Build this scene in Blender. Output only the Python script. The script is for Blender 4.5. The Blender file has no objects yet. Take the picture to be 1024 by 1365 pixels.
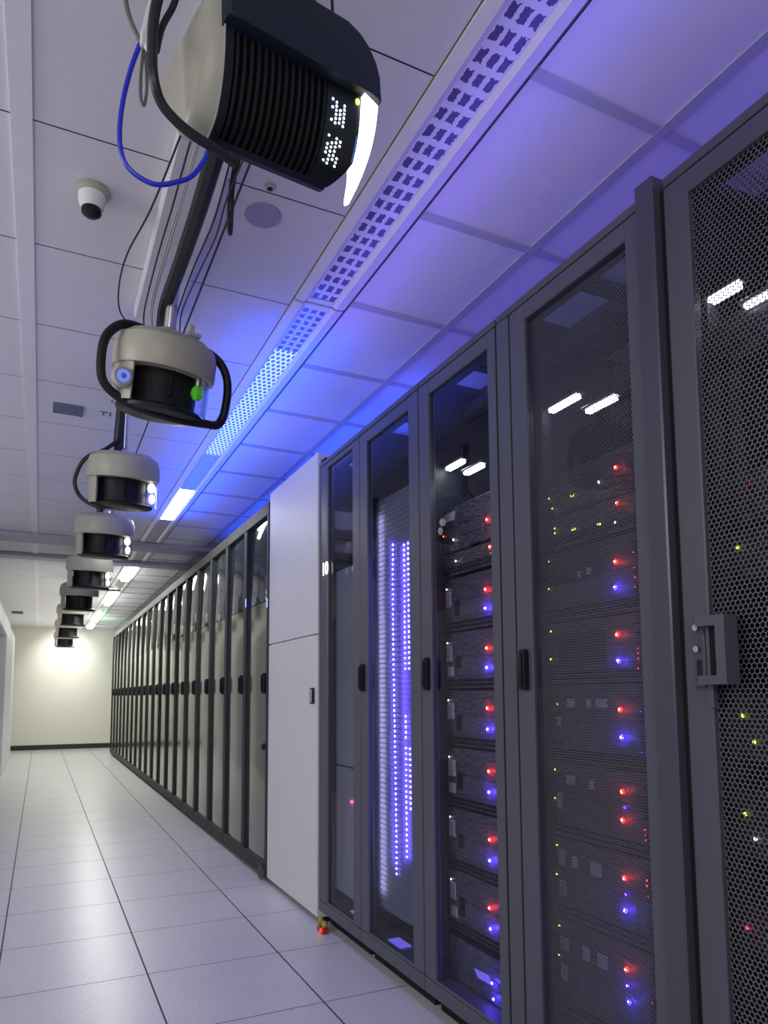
import bpy, bmesh, math, random
from mathutils import Vector, Matrix, Euler
random.seed(7)
S = bpy.context.scene
COL = S.collection
PI = math.pi

# ------------------------------------------------------------------ materials
def nt(name):
    m = bpy.data.materials.new(name); m.use_nodes = True
    t = m.node_tree; t.nodes.clear()
    out = t.nodes.new('ShaderNodeOutputMaterial')
    return m, t, out
def link(t, a, b): t.links.new(a, b)
def val(t, sock, v):
    if hasattr(v, 'is_output'): t.links.new(v, sock)
    else: sock.default_value = v
def mth(t, op, a, b=None, c=None):
    n = t.nodes.new('ShaderNodeMath'); n.operation = op
    val(t, n.inputs[0], a)
    if b is not None: val(t, n.inputs[1], b)
    if c is not None: val(t, n.inputs[2], c)
    return n.outputs[0]
def mixc(t, f, a, b):
    n = t.nodes.new('ShaderNodeMix'); n.data_type = 'RGBA'
    val(t, n.inputs[0], f)
    for s, v in ((n.inputs[6], a), (n.inputs[7], b)):
        if hasattr(v, 'is_output'): t.links.new(v, s)
        else: s.default_value = (*v, 1)
    return n.outputs[2]
def objxyz(t):
    c = t.nodes.new('ShaderNodeTexCoord'); s = t.nodes.new('ShaderNodeSeparateXYZ')
    link(t, c.outputs['Object'], s.inputs[0])
    return c.outputs['Object'], s.outputs
def noise(t, scale, vec=None, detail=2):
    n = t.nodes.new('ShaderNodeTexNoise'); n.inputs['Scale'].default_value = scale
    n.inputs['Detail'].default_value = detail
    if vec is not None: link(t, vec, n.inputs['Vector'])
    return n.outputs['Fac']
def principled(t, out, col, rough=.5, metal=0, spec=.5, emis=None, es=0):
    b = t.nodes.new('ShaderNodeBsdfPrincipled')
    if hasattr(col, 'is_output'): link(t, col, b.inputs['Base Color'])
    else: b.inputs['Base Color'].default_value = (*col, 1)
    val(t, b.inputs['Roughness'], rough)
    b.inputs['Metallic'].default_value = metal
    b.inputs['Specular IOR Level'].default_value = spec
    if emis is not None:
        if hasattr(emis, 'is_output'): link(t, emis, b.inputs['Emission Color'])
        else: b.inputs['Emission Color'].default_value = (*emis, 1)
        val(t, b.inputs['Emission Strength'], es)
    link(t, b.outputs[0], out.inputs[0])
    return b
def M(name, col, rough=.5, metal=0, spec=.5, var=0.06, vs=14, bump=0):
    m, t, out = nt(name)
    v, _ = objxyz(t)
    f = noise(t, vs, v)
    c = mixc(t, f, tuple(x*(1-var) for x in col), tuple(min(1, x*(1+var)) for x in col))
    b = principled(t, out, c, rough, metal, spec)
    if bump:
        bn = t.nodes.new('ShaderNodeBump'); bn.inputs['Strength'].default_value = bump
        bn.inputs['Distance'].default_value = .002
        link(t, noise(t, vs*20, v), bn.inputs['Height']); link(t, bn.outputs[0], b.inputs['Normal'])
    return m
def EM(name, col, strength, base=(.02,.02,.02)):
    m, t, out = nt(name)
    principled(t, out, base, .4, 0, .5, col, strength)
    return m
def stagger(t, a, b, pa, pb, r):
    """1 inside staggered round holes of pitch (pa,pb) in coordinates a,b"""
    q = mth(t, 'DIVIDE', b, pb); row = mth(t, 'FLOOR', q)
    sh = mth(t, 'MULTIPLY', mth(t, 'MODULO', mth(t, 'ABSOLUTE', row), 2.0), .5)
    p = mth(t, 'ADD', mth(t, 'DIVIDE', a, pa), sh)
    fx = mth(t, 'MULTIPLY', mth(t, 'SUBTRACT', mth(t, 'FRACT', p), .5), pa)
    fy = mth(t, 'MULTIPLY', mth(t, 'SUBTRACT', mth(t, 'FRACT', q), .5), pb)
    d = mth(t, 'SQRT', mth(t, 'ADD', mth(t, 'MULTIPLY', fx, fx), mth(t, 'MULTIPLY', fy, fy)))
    return mth(t, 'LESS_THAN', d, r)
def perforated(name, col, axes, pa, pb, r, rough=.4):
    m, t, out = nt(name)
    _, xyz = objxyz(t)
    hole = stagger(t, xyz[axes[0]], xyz[axes[1]], pa, pb, r)
    b = t.nodes.new('ShaderNodeBsdfPrincipled'); b.inputs['Base Color'].default_value = (*col, 1)
    b.inputs['Roughness'].default_value = rough
    tr = t.nodes.new('ShaderNodeBsdfTransparent')
    mx = t.nodes.new('ShaderNodeMixShader')
    link(t, hole, mx.inputs[0]); link(t, b.outputs[0], mx.inputs[1]); link(t, tr.outputs[0], mx.inputs[2])
    link(t, mx.outputs[0], out.inputs[0])
    return m
def glass(name, tint, rough=.01, ior=1.5, k=1.0):
    m, t, out = nt(name)
    lw = t.nodes.new('ShaderNodeLayerWeight'); lw.inputs[0].default_value = .5
    f0 = ((ior-1)/(ior+1))**2
    fres = mth(t, 'MULTIPLY_ADD', mth(t, 'POWER', lw.outputs['Facing'], 5.0), 1-f0, f0)
    tr = t.nodes.new('ShaderNodeBsdfTransparent'); tr.inputs[0].default_value = (*tint, 1)
    gl = t.nodes.new('ShaderNodeBsdfGlossy'); gl.inputs['Roughness'].default_value = rough
    mx = t.nodes.new('ShaderNodeMixShader')
    link(t, mth(t, 'MULTIPLY', fres, k), mx.inputs[0])
    link(t, tr.outputs[0], mx.inputs[1]); link(t, gl.outputs[0], mx.inputs[2])
    link(t, mx.outputs[0], out.inputs[0])
    return m

# floor tile: pale lavender-grey vinyl with fine speckle
def floor_mat():
    m, t, out = nt('speckled_floor_tile')
    v, xyz = objxyz(t)
    n1 = noise(t, 150, v, 3); n2 = noise(t, 3, v, 2)
    sp = mth(t, 'MULTIPLY', mth(t, 'SUBTRACT', n1, .5), 2.4)
    f = mth(t, 'ADD', mth(t, 'ADD', .5, sp), mth(t, 'MULTIPLY', mth(t, 'SUBTRACT', n2, .5), .25))
    n = t.nodes.new('ShaderNodeClamp'); link(t, f, n.inputs[0])
    c = mixc(t, n.outputs[0], (.50, .49, .515), (.80, .79, .815))
    principled(t, out, c, .3, 0, .45)
    return m
MAT = {}
MAT['floor'] = floor_mat()
MAT['floor_joint'] = M('dark_floor_joint', (.10, .10, .13), .8)
MAT['ceiling'] = M('matt_ceiling_tile', (.74, .73, .76), .9, var=.03, vs=60, bump=.15)
MAT['ceiling_gap'] = M('dark_ceiling_joint', (.16, .15, .20), .9)
MAT['tbar'] = M('white_ceiling_bar', (.78, .77, .80), .6)
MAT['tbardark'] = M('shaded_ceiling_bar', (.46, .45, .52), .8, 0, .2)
MAT['trough'] = M('white_light_trough', (.80, .79, .82), .4)
MAT['wall'] = M('cream_wall_paint', (.80, .79, .70), .8, var=.02)
MAT['wallwhite'] = M('white_wall_paint', (.72, .72, .72), .6, var=.02)
MAT['bluegrey'] = M('blue_grey_panel', (.32, .36, .40), .5)
MAT['skirting'] = M('black_skirting', (.03, .03, .028), .5)
MAT['frame'] = M('slate_grey_powder_coat', (.092, .094, .118), .42, .0, .5, var=.04)
MAT['frame_dark'] = M('dark_slate_metal', (.05, .05, .066), .5)
MAT['inner'] = M('dark_rack_interior', (.032, .032, .044), .5)
MAT['innerfloor'] = M('glossy_rack_floor', (.12, .12, .16), .12, 0, .6)
MAT['black'] = M('black_plastic', (.010, .010, .012), .42, 0, .3)
MAT['palelatch'] = M('pale_shiny_latch', (.85, .85, .92), .3, .1, .6, var=.2, vs=300)
MAT['blackvoid'] = M('matt_black_gap', (.006, .006, .007), .9)
MAT['face'] = M('server_front_plate', (.13, .125, .16), .5, var=.2, vs=60)
MAT['facelow'] = M('server_lower_plate', (.17, .165, .22), .5, var=.15, vs=40)
MAT['facetex'] = M('server_ridged_plate', (.085, .085, .11), .45, var=.5, vs=90)
def streaky(name, lo, hi, sy, sz, rough=.45):
    m, t, out = nt(name)
    v, xyz = objxyz(t)
    mp = t.nodes.new('ShaderNodeMapping'); mp.inputs['Scale'].default_value = (1, sy, sz); link(t, v, mp.inputs['Vector'])
    n = noise(t, 1.0, mp.outputs[0], 3)
    n2 = noise(t, 1.0, v, 0)
    f = t.nodes.new('ShaderNodeMapRange'); f.inputs[1].default_value = .42; f.inputs[2].default_value = .68
    link(t, n, f.inputs[0])
    principled(t, out, mixc(t, f.outputs[0], lo, hi), rough)
    return m
MAT['face'] = streaky('server_front_plate', (.060, .058, .080), (.150, .145, .185), 22, 150)
MAT['facelow'] = streaky('server_lower_plate', (.085, .082, .115), (.165, .16, .215), 30, 110)
MAT['facetex'] = streaky('server_ridged_plate', (.025, .025, .035), (.24, .24, .29), 26, 260)
MAT['tag'] = M('pale_label_plate', (.60, .60, .60), .6, var=.3, vs=80)
MAT['darkbay'] = M('dark_drive_bay', (.02, .02, .026), .5)
MAT['chrome'] = M('chrome', (.7, .7, .72), .15, 1)
MAT['silver'] = M('brushed_silver', (.55, .56, .58), .3, .8)
MAT['whitepanel'] = M('white_steel_panel', (.78, .77, .71), .5, var=.02)
MAT['postmetal'] = M('satin_post_metal', (.085, .087, .112), .32, .25)
MAT['palelav'] = M('pale_lavender_plate', (.42, .41, .52), .5)
MAT['greypanel'] = M('grey_glossy_panel', (.30, .30, .315), .16, .0, .6)
MAT['farpanel'] = M('polished_grey_door_panel', (.27, .28, .235), .13, .8, .6, var=.03)
MAT['farframe'] = M('dark_bronze_frame', (.05, .052, .05), .6, 0, .2)
MAT['farglass'] = M('dark_mirror_glass', (.035, .042, .05), .05, .0, .4)
MAT['glass'] = glass('clear_door_glass', (.72, .74, .82), .01, 1.45)
MAT['shell'] = M('cream_plastic_shell', (.41, .405, .315), .4, var=.03)
MAT['navy'] = M('navy_plastic_cover', (.006, .012, .026), .45, 0, .35)
MAT['panelblack'] = M('gloss_black_panel', (.008, .010, .016), .3)
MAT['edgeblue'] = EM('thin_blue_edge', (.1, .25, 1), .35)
MAT['grille'] = M('dark_brown_grille', (.010, .008, .008), .6, 0, .2)
MAT['cablewhite'] = M('pale_cable', (.45, .45, .42), .5)
MAT['cablegrey'] = M('olive_grey_cable', (.12, .12, .09), .5)
MAT['cableblue'] = M('blue_cable', (.01, .03, .55), .4)
MAT['cableblack'] = M('black_cable', (.010, .010, .012), .45)
MAT['duct'] = M('white_trunking', (.72, .72, .72), .5)
MAT['yellowgreen'] = M('yellow_green_plastic', (.35, .38, .05), .4)
MAT['redplastic'] = M('red_plastic', (.5, .03, .02), .4)
MAT['ventblue'] = M('blue_grey_vent', (.13, .14, .24), .6)
MAT['speakerdisc'] = M('lavender_speaker_cover', (.36, .35, .50), .7)
MAT['beam'] = M('mauve_beam', (.42, .41, .50), .6)
MAT['clear'] = glass('clear_plastic', (.85, .88, .92), .05, 1.5, 1.3)
MAT['glass_dark'] = glass('smoked_glass', (.45, .45, .5), .01, 1.4, .8)
MAT['mesh_fine'] = perforated('fine_grey_mesh', (.20, .20, .19), (1, 2), .0088, .0078, .0037)
MAT['mesh_hex'] = perforated('steel_hex_mesh', (.15, .15, .16), (1, 2), .0125, .0110, .0057)
MAT['mesh_top'] = perforated('perforated_roof_plate', (.05, .05, .06), (1, 0), .016, .014, .0045)
MAT['mesh_tray'] = perforated('perforated_tray', (.22, .22, .26), (1, 0), .014, .012, .0045)
MAT['mesh_blade'] = perforated('silvery_blade_mesh', (.34, .34, .42), (1, 2), .009, .008, .0038)
MAT['led_red'] = EM('red_led_glow', (1, .012, .006), 22)
MAT['led_reddim'] = EM('red_floor_lamp', (1, .02, .01), 2.5)
MAT['led_redcore'] = EM('red_led_core', (1, .35, .25), 60)
MAT['led_pink'] = EM('pink_led_glow', (1, .02, .16), 14)
MAT['led_blue'] = EM('blue_led_glow', (.05, .02, 1), 30)
MAT['led_bluecore'] = EM('blue_led_core', (.5, .45, 1), 60)
MAT['led_yellow'] = EM('yellow_led_glow', (.8, .75, .05), 6)
MAT['led_white'] = EM('white_led_glow', (.95, .95, .85), 6)
MAT['led_orange'] = EM('orange_led_glow', (1, .18, .02), 6)
MAT['led_blade'] = EM('blue_blade_led', (.20, .16, 1), 45)
MAT['led_green'] = EM('green_lamp', (.08, .6, .02), .25, (.08,.45,.03))
MAT['indblue'] = EM('blue_white_indicator', (.25, .28, 1), 2.2)
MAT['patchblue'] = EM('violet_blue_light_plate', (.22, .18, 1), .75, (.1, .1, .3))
MAT['led_cyan'] = EM('cool_white_dot', (.75, .95, 1), 7)
MAT['ring_blue'] = EM('blue_lens_ring', (.20, .30, 1), .55, (.2,.2,.4))
MAT['lens_deep'] = EM('deep_blue_lens', (.1, .16, .8), .3, (.05,.05,.2))
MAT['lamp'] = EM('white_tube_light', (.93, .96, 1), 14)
MAT['lampbar'] = EM('white_light_panel', (1, .99, .93), 4)
MAT['sign'] = EM('white_sign_glow', (1, 1, .92), 1.8)

def lens(name, base, dark, emcol, es, pa, pb, r, square=False, gap_es=.0):
    """prismatic ceiling-light cover: a pale web with darker cells, web glowing"""
    m, t, out = nt(name)
    v, xyz = objxyz(t)
    if square:
        n = mth(t, 'MULTIPLY', mth(t, 'SUBTRACT', noise(t, 90, v), .5), .35)
        fa = mth(t, 'ABSOLUTE', mth(t, 'SUBTRACT', mth(t, 'FRACT', mth(t, 'DIVIDE', mth(t, 'ADD', xyz[0], pa*.5), pa)), .5))
        fb = mth(t, 'ABSOLUTE', mth(t, 'SUBTRACT', mth(t, 'FRACT', mth(t, 'DIVIDE', xyz[1], pb)), .5))
        cell = mth(t, 'LESS_THAN', mth(t, 'ADD', mth(t, 'MAXIMUM', fa, fb), n), r)
    else:
        cell = stagger(t, xyz[0], mth(t, 'DIVIDE', xyz[1], 1.75), pa, pb, r)
    c = mixc(t, cell, base, dark)
    e = mixc(t, cell, tuple(x*1.0 for x in emcol), tuple(x*gap_es for x in emcol))
    principled(t, out, c, .3, 0, .5, e, es)
    return m
MAT['lens_dark'] = lens('unlit_prismatic_cover', (.72, .71, .80), (.10, .08, .24), (.3, .25, 1), .10, .0367, .066, .31, True)
MAT['lens_dark2'] = lens('unlit_small_prismatic_cover', (.70, .70, .76), (.12, .10, .24), (.3, .25, 1), .04, .0367, .05, .30, True)
MAT['lens_blue'] = lens('blue_lit_honeycomb_cover', (.5, .6, .9), (.04, .08, .5), (.38, .54, 1), 1.3, .0262, .0227, .0098, False, .14)
MAT['lens_grey'] = lens('unlit_honeycomb_cover', (.62, .60, .60), (.30, .28, .30), (.3, .3, 1), .02, .0175, .0155, .0055)
MAT['lens_white'] = EM('bright_white_tube_cover', (.95, .97, 1), 14)

# ------------------------------------------------------------------ mesh building
class MB:
    def __init__(s): s.bm = bmesh.new()
    def box(s, x0, x1, y0, y1, z0, z1, bev=0, seg=1, mi=0):
        n0 = len(s.bm.faces)
        r = bmesh.ops.create_cube(s.bm, size=1)
        vs = r['verts']
        for v in vs:
            v.co = Vector(((x0+x1)/2+v.co.x*(x1-x0), (y0+y1)/2+v.co.y*(y1-y0), (z0+z1)/2+v.co.z*(z1-z0)))
        if bev:
            es = list({e for v in vs for e in v.link_edges})
            bmesh.ops.bevel(s.bm, geom=es, offset=bev, segments=seg, affect='EDGES', profile=.5)
        if mi:
            s.bm.faces.ensure_lookup_table()
            for f in list(s.bm.faces)[n0:]: f.material_index = mi
        return s
    def tube(s, pts, r, seg=8, closed=False, smooth=True, sub=6):
        pts = [Vector(p) for p in pts]
        if len(pts) > 2: pts = catmull(pts, sub, closed)
        n = len(pts); rings = []; prev = None
        for i, p in enumerate(pts):
            if closed: d = (pts[(i+1) % n]-pts[i-1])
            else: d = pts[min(i+1, n-1)]-pts[max(i-1, 0)]
            d.normalize()
            if prev is None:
                a = d.orthogonal().normalized()
            else:
                a = prev-d*prev.dot(d)
                a = a.normalized() if a.length > 1e-6 else d.orthogonal().normalized()
            prev = a; b = d.cross(a)
            rr = r(i/(n-1)) if callable(r) else r
            rings.append([s.bm.verts.new(p+a*math.cos(2*PI*k/seg)*rr+b*math.sin(2*PI*k/seg)*rr) for k in range(seg)])
        m = n if closed else n-1
        for i in range(m):
            A, B = rings[i], rings[(i+1) % n]
            for k in range(seg): s.bm.faces.new((A[k], A[(k+1) % seg], B[(k+1) % seg], B[k]))
        if not closed:
            s.bm.faces.new(rings[0][::-1]); s.bm.faces.new(rings[-1])
        return s
    def lathe(s, prof, seg=32, c=(0,0,0), axis='z', a0=0, a1=2*PI, capends=True):
        full = abs(a1-a0-2*PI) < 1e-6
        n = seg if full else seg+1
        rings = []
        for (r, z) in prof:
            ring = []
            for k in range(n):
                a = a0+(a1-a0)*k/seg
                q = (r*math.cos(a), r*math.sin(a), z)
                if axis == 'x': q = (q[2], q[0], q[1])
                elif axis == 'y': q = (q[0], q[2], q[1])
                ring.append(s.bm.verts.new(Vector(q)+Vector(c)))
            rings.append(ring)
        for A, B in zip(rings[:-1], rings[1:]):
            for k in range(n if full else n-1):
                try: s.bm.faces.new((A[k], A[(k+1) % n], B[(k+1) % n], B[k]))
                except ValueError: pass
        if full and capends:
            for R in (rings[0], rings[-1]):
                try: s.bm.faces.new(R)
                except ValueError: pass
        return s
    def prism(s, poly, axis, a, b, bev=0):
        """poly of 2-D points extruded between a and b on the axis"""
        def P(u, v, w): return {'x': (w, u, v), 'y': (u, w, v), 'z': (u, v, w)}[axis]
        A = [s.bm.verts.new(P(u, v, a)) for u, v in poly]; B = [s.bm.verts.new(P(u, v, b)) for u, v in poly]
        n = len(poly); fs = []
        for k in range(n): fs.append(s.bm.faces.new((A[k], A[(k+1) % n], B[(k+1) % n], B[k])))
        fs.append(s.bm.faces.new(A[::-1])); fs.append(s.bm.faces.new(B))
        if bev:
            es = list({e for f in fs[-2:] for e in f.edges})
            bmesh.ops.bevel(s.bm, geom=es, offset=bev, segments=3, affect='EDGES', profile=.5)
        return s
    def quad(s, pts, mi=0):
        f = s.bm.faces.new([s.bm.verts.new(p) for p in pts]); f.material_index = mi
        return s
    def ball(s, c, r, sx=1, sy=1, sz=1, u=10, v=6):
        m = Matrix.Translation(c) @ Matrix.Diagonal((r*sx, r*sy, r*sz, 1))
        bmesh.ops.create_uvsphere(s.bm, u_segments=u, v_segments=v, radius=1, matrix=m)
        return s
    def xf(s, m):
        bmesh.ops.transform(s.bm, matrix=m, verts=s.bm.verts); return s
    def mesh(s, name, mats, smooth=True, ang=.6):
        bmesh.ops.recalc_face_normals(s.bm, faces=s.bm.faces)
        me = bpy.data.meshes.new(name); s.bm.to_mesh(me); s.bm.free()
        for m in (mats if isinstance(mats, (list, tuple)) else [mats]):
            me.materials.append(MAT[m] if isinstance(m, str) else m)
        if smooth:
            me.polygons.foreach_set('use_smooth', [True]*len(me.polygons))
            me.set_sharp_from_angle(angle=ang)
        return me
    def build(s, name, mats, parent=None, label=None, smooth=True, ang=.6):
        o = bpy.data.objects.new(name, s.mesh(name, mats, smooth, ang)); COL.objects.link(o)
        if parent: o.parent = parent
        if label: o['label'] = label
        return o
def catmull(P, sub, closed):
    out = []; n = len(P)
    R = range(n if closed else n-1)
    for i in R:
        if closed: a, b, c, d = P[i-1], P[i], P[(i+1) % n], P[(i+2) % n]
        else: a, b, c, d = P[max(i-1, 0)], P[i], P[i+1], P[min(i+2, n-1)]
        for k in range(sub):
            t = k/sub
            out.append(.5*((2*b)+(c-a)*t+(2*a-5*b+4*c-d)*t*t+(-a+3*b-3*c+d)*t**3))
    if not closed: out.append(P[-1].copy())
    return out
def empty(name, loc=(0,0,0), rot=(0,0,0)):
    o = bpy.data.objects.new(name, None); COL.objects.link(o)
    o.location = loc; o.rotation_euler = rot; o.empty_display_size = .05
    return o
def tag(o, label, cat, group=None):
    o['label'] = label; o['category'] = cat
    if group: o['group'] = group
    return o
def struct(o): o['kind'] = 'structure'; return o
def kids(o): return [c for c in list(bpy.data.objects) if c.parent == o]
def copy_tree(o, parent=None, index=None):
    if index is None:
        index = {}
        for c in bpy.data.objects:
            if c.parent: index.setdefault(c.parent.name, []).append(c)
    c = o.copy(); COL.objects.link(c); c.parent = parent
    for ch in index.get(o.name, []): copy_tree(ch, c, index)
    return c

XR = 1.40            # front plane of the cabinet row
ZC = 2.86            # ceiling
# ------------------------------------------------------------------ floor
FX, FY = -.127, 2.718
b = MB(); b.box(-4.2, 2.7, -3.0, 18.1, -.06, -.004, mi=1)
i0, i1 = int(math.floor((-4.2-FX)/.6)), int(math.ceil((2.7-FX)/.6))
j0, j1 = int(math.floor((-3.0-FY)/.6)), int(math.ceil((18.1-FY)/.6))
for i in range(i0, i1):
    for j in range(j0, j1):
        x0, x1 = FX+.6*i+.0035, FX+.6*(i+1)-.0035
        y0, y1 = FY+.6*j+.0024, FY+.6*(j+1)-.0024
        x0 = max(x0, -4.2); x1 = min(x1, 2.7); y0 = max(y0, -3.0); y1 = min(y1, 18.1)
        b.quad([(x0, y0, 0), (x1, y0, 0), (x1, y1, 0), (x0, y1, 0)])
struct(b.build('floor', ['floor', 'floor_joint'], smooth=False))

# ------------------------------------------------------------------ ceiling
b = MB(); b.box(-4.2, 2.7, -3.0, 18.1, ZC+.006, ZC+.08, mi=1)
def ceil_tiles(xs, yoff, g):
    for xa, xb in zip(xs[:-1], xs[1:]):
        k = int((-3.0-yoff)//.6)
        while yoff+.6*k < 18.1:
            y0, y1 = max(-3.0, yoff+.6*k+g), min(18.1, yoff+.6*(k+1)-g); k += 1
            if y1 > y0: b.quad([(xa+.004, y0, ZC), (xa+.004, y1, ZC), (xb-.004, y1, ZC), (xb-.004, y0, ZC)])
ceil_tiles([-4.2, -3.3, -2.7, -2.1, -1.5, -.80, -.128], 2.07, .0025)
ceil_tiles([-.085, .53, .895], 2.07, .0025)
ceil_tiles([1.125, 1.59, 2.1, 2.7], 1.35, .006)
struct(b.build('ceiling', ['ceiling', 'ceiling_gap'], smooth=False))
b = MB(); b.box(-.135, -.078, -3.0, 18.0, ZC-.008, ZC+.005)
struct(b.build('trim_1', 'tbar', smooth=False))
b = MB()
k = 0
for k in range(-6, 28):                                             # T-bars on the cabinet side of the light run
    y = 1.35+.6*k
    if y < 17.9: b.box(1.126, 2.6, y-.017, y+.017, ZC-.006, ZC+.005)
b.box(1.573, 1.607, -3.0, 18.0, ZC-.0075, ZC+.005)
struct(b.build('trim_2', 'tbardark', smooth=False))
for n, (ya, yb, d) in enumerate([(7.62, 7.92, .05), (8.72, 8.94, .045)]):
    b = MB(); b.box(-4.2, 2.6, ya, yb, ZC-d, ZC-.002, .004)
    struct(b.build('trim_%d' % (n+3), 'beam', smooth=False))

# ------------------------------------------------------------------ walls
b = MB(); b.box(-4.2, 2.7, 18.0, 18.1, -.005, ZC+.005); struct(b.build('wall_back', 'wall', smooth=False))
b = MB(); b.box(-.66, 1.9, 17.985, 17.999, 0, .11, .004); struct(b.build('baseboard_back', 'skirting', smooth=False))
b = MB(); b.box(2.6, 2.7, -3.0, 18.0, -.005, ZC+.005); struct(b.build('wall_right', 'wallwhite', smooth=False))
b = MB()
b.box(-.74, -.50, 12.2, 15.6, 0, 2.42, .01)          # pier at the far end
b.box(-.74, -.50, 8.0, 12.2, 2.18, 2.42, .01)        # lintel
b.box(-.74, -.50, 7.4, 8.0, 0, 2.42, .01)
b.box(-.74, -.66, 7.4, 18.0, 2.42, ZC+.004)
b.box(-.74, -.66, 15.6, 18.0, 0, 2.42)
struct(b.build('wall_left', 'wallwhite'))
d = MB().box(-.66, -.62, 8.0, 12.2, 0, 2.18).build('door_1', 'bluegrey', smooth=False); struct(d)

# ------------------------------------------------------------------ ceiling light run
def ceiling_light(y0, y1, panels, label):
    r = empty('ceiling_light', (1.005, (y0+y1)/2, ZC)); L = (y1-y0)/2; yc = (y0+y1)/2
    tag(r, label, 'ceiling light', 'ceiling lights along the aisle')
    f = MB()
    f.prism([(-.109, .02), (-.109, -.008), (-.072, -.014), (-.054, -.004), (-.054, .02)], 'y', -L, L)
    f.prism([(.109, .02), (.109, -.008), (.072, -.014), (.054, -.004), (.054, .02)], 'y', -L, L)
    f.box(-.056, .056, -L, -L+.03, -.006, .02); f.box(-.056, .056, L-.03, L, -.006, .02)
    f.build('light_trough', 'trough', r, smooth=False)
    for (a, c, mat, nm) in panels:
        lo = -.05 if (mat == 'lens_white' and a > 8) else -.003
        MB().box(-.053, .053, a-yc, c-yc, lo, .012, .012 if lo < -.01 else 0, 2).build(nm, mat, r, smooth=lo < -.01)
    return r
ceiling_light(-.2, 2.60, [(-.17, 2.565, 'lens_dark', 'prismatic_cover')], 'long unlit ceiling light with dark square cells, nearest in the run')
ceiling_light(2.615, 7.58, [(2.645, 3.04, 'lens_dark2', 'prismatic_cover'), (3.04, 4.62, 'lens_blue', 'lit_honeycomb_cover'),
    (4.62, 5.52, 'lens_grey', 'honeycomb_cover'), (5.52, 6.55, 'lens_white', 'lit_cover'), (6.55, 7.55, 'lens_grey', 'honeycomb_cover')],
    'ceiling light with blue honeycomb section and white glowing end, second in the run')
for y0, y1, a, c, w in [(7.96, 8.68, None, None, 'short unlit ceiling light between the two ceiling beams'),
                     (8.98, 10.9, 9.05, 10.1, 'glowing white ceiling light just beyond the second ceiling beam'),
                     (10.95, 13.6, 11.6, 12.9, 'glowing white ceiling light, second beyond the ceiling beams'),
                     (13.65, 16.2, 14.7, 15.9, 'glowing white ceiling light, third beyond the ceiling beams'),
                     (16.25, 17.9, 17.0, 17.6, 'glowing white ceiling light nearest the far cream wall')]:
    P = [(y0+.03, y1-.03, 'lens_grey', 'honeycomb_cover')] if a is None else \
        [(y0+.03, a, 'lens_grey', 'honeycomb_cover'), (a, c, 'lens_white', 'lit_cover'), (c, y1-.03, 'lens_grey', 'honeycomb_cover')]
    ceiling_light(y0, y1, P, w)

# ------------------------------------------------------------------ near racks
def at(rx, ry, rz): return (rx, ry, rz)
def rack_shell(r, w, rails=(), top_open=True):
    """carcass parts in local coordinates: x into the rack, y along the row"""
    h = w/2
    MB().box(.05, 1.05, -h, -h+.012, .075, 2.53).build('side_panel', 'inner', r, smooth=False)
    MB().box(.05, 1.05, h-.012, h, .075, 2.53).build('side_panel', 'inner', r, smooth=False)
    MB().box(1.04, 1.06, -h+.013, h-.013, .08, 2.52).build('back_panel', 'inner', r, smooth=False)
    y0, y1 = -h+.013, h-.013
    t = MB()                                         # roof plate with two cable slots open to the ceiling
    t.box(.05, .115, y0, y1, 2.50, 2.53)
    t.box(.115, .27, y0, y0+.05, 2.50, 2.53); t.box(.115, .27, y1-.05, y1, 2.50, 2.53); t.box(.115, .27, -.025, .025, 2.50, 2.53)
    t.box(.27, .34, y0, y1, 2.50, 2.53)
    t.build('front_roof_plate', 'inner', r, smooth=False)
    MB().box(.70, 1.04, y0, y1, 2.50, 2.53).build('rear_roof_plate', 'inner', r, smooth=False)
    MB().box(.34, .70, y0, y1, 2.512, 2.516).build('perforated_roof', 'mesh_top', r, smooth=False)
    MB().box(.045, 1.03, y0, y1, .09, .12).build('rack_floor', 'innerfloor', r, smooth=False)
    MB().box(.06, 1.0, -h+.02, h-.02, .0, .072).build('plinth', 'blackvoid', r, smooth=False)
    for a, c in rails:
        MB().box(.10, .14, a-r.location.y, c-r.location.y, .121, 2.49, .003).build('mounting_rail', 'frame_dark', r)
def base_rail(r, ya, yb):
    MB().box(.0, .05, ya, yb, .073, .128, .003).build('base_rail', 'frame', r)
    MB().box(.0, .06, ya, yb, 2.512, 2.538, .003).build('header_rail', 'frame', r)
def door_frame(r, ya, yb, sl, sr, ztop=2.508, zbot=.131, zg0=.142, zg1=2.452, th=.03):
    """ya<yb local; sr is the stile at the ya (nearer) end, sl at the yb end"""
    b = MB()
    b.box(0, th, ya, ya+sr, zbot, ztop, .003); b.box(0, th, yb-sl, yb, zbot, ztop, .003)
    b.box(.0005, th, ya+sr-.002, yb-sl+.002, zg1, ztop, .003); b.box(.0005, th, ya+sr-.002, yb-sl+.002, zbot, zg0, .002)
    d = b.build('door', 'frame', r)
    return d
def lever(d, y, z, h=.13):
    b = MB(); b.box(-.022, .0, y-.016, y+.016, z-h/2, z+h/2, .006, 2); b.box(-.030, -.02, y-.010, y+.010, z-h/2+.012, z+h/2-.012, .004, 2)
    b.build('handle', 'black', d)
def pane(d, ya, yb, z0, z1, x=.012, mat='glass'):
    MB().quad([(x, ya, z0), (x, ya, z1), (x, yb, z1), (x, yb, z0)]).build('glass_pane', mat, d, smooth=False)
def lamps(r, name_label, l1, l2, z1, z2):
    pass

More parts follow.
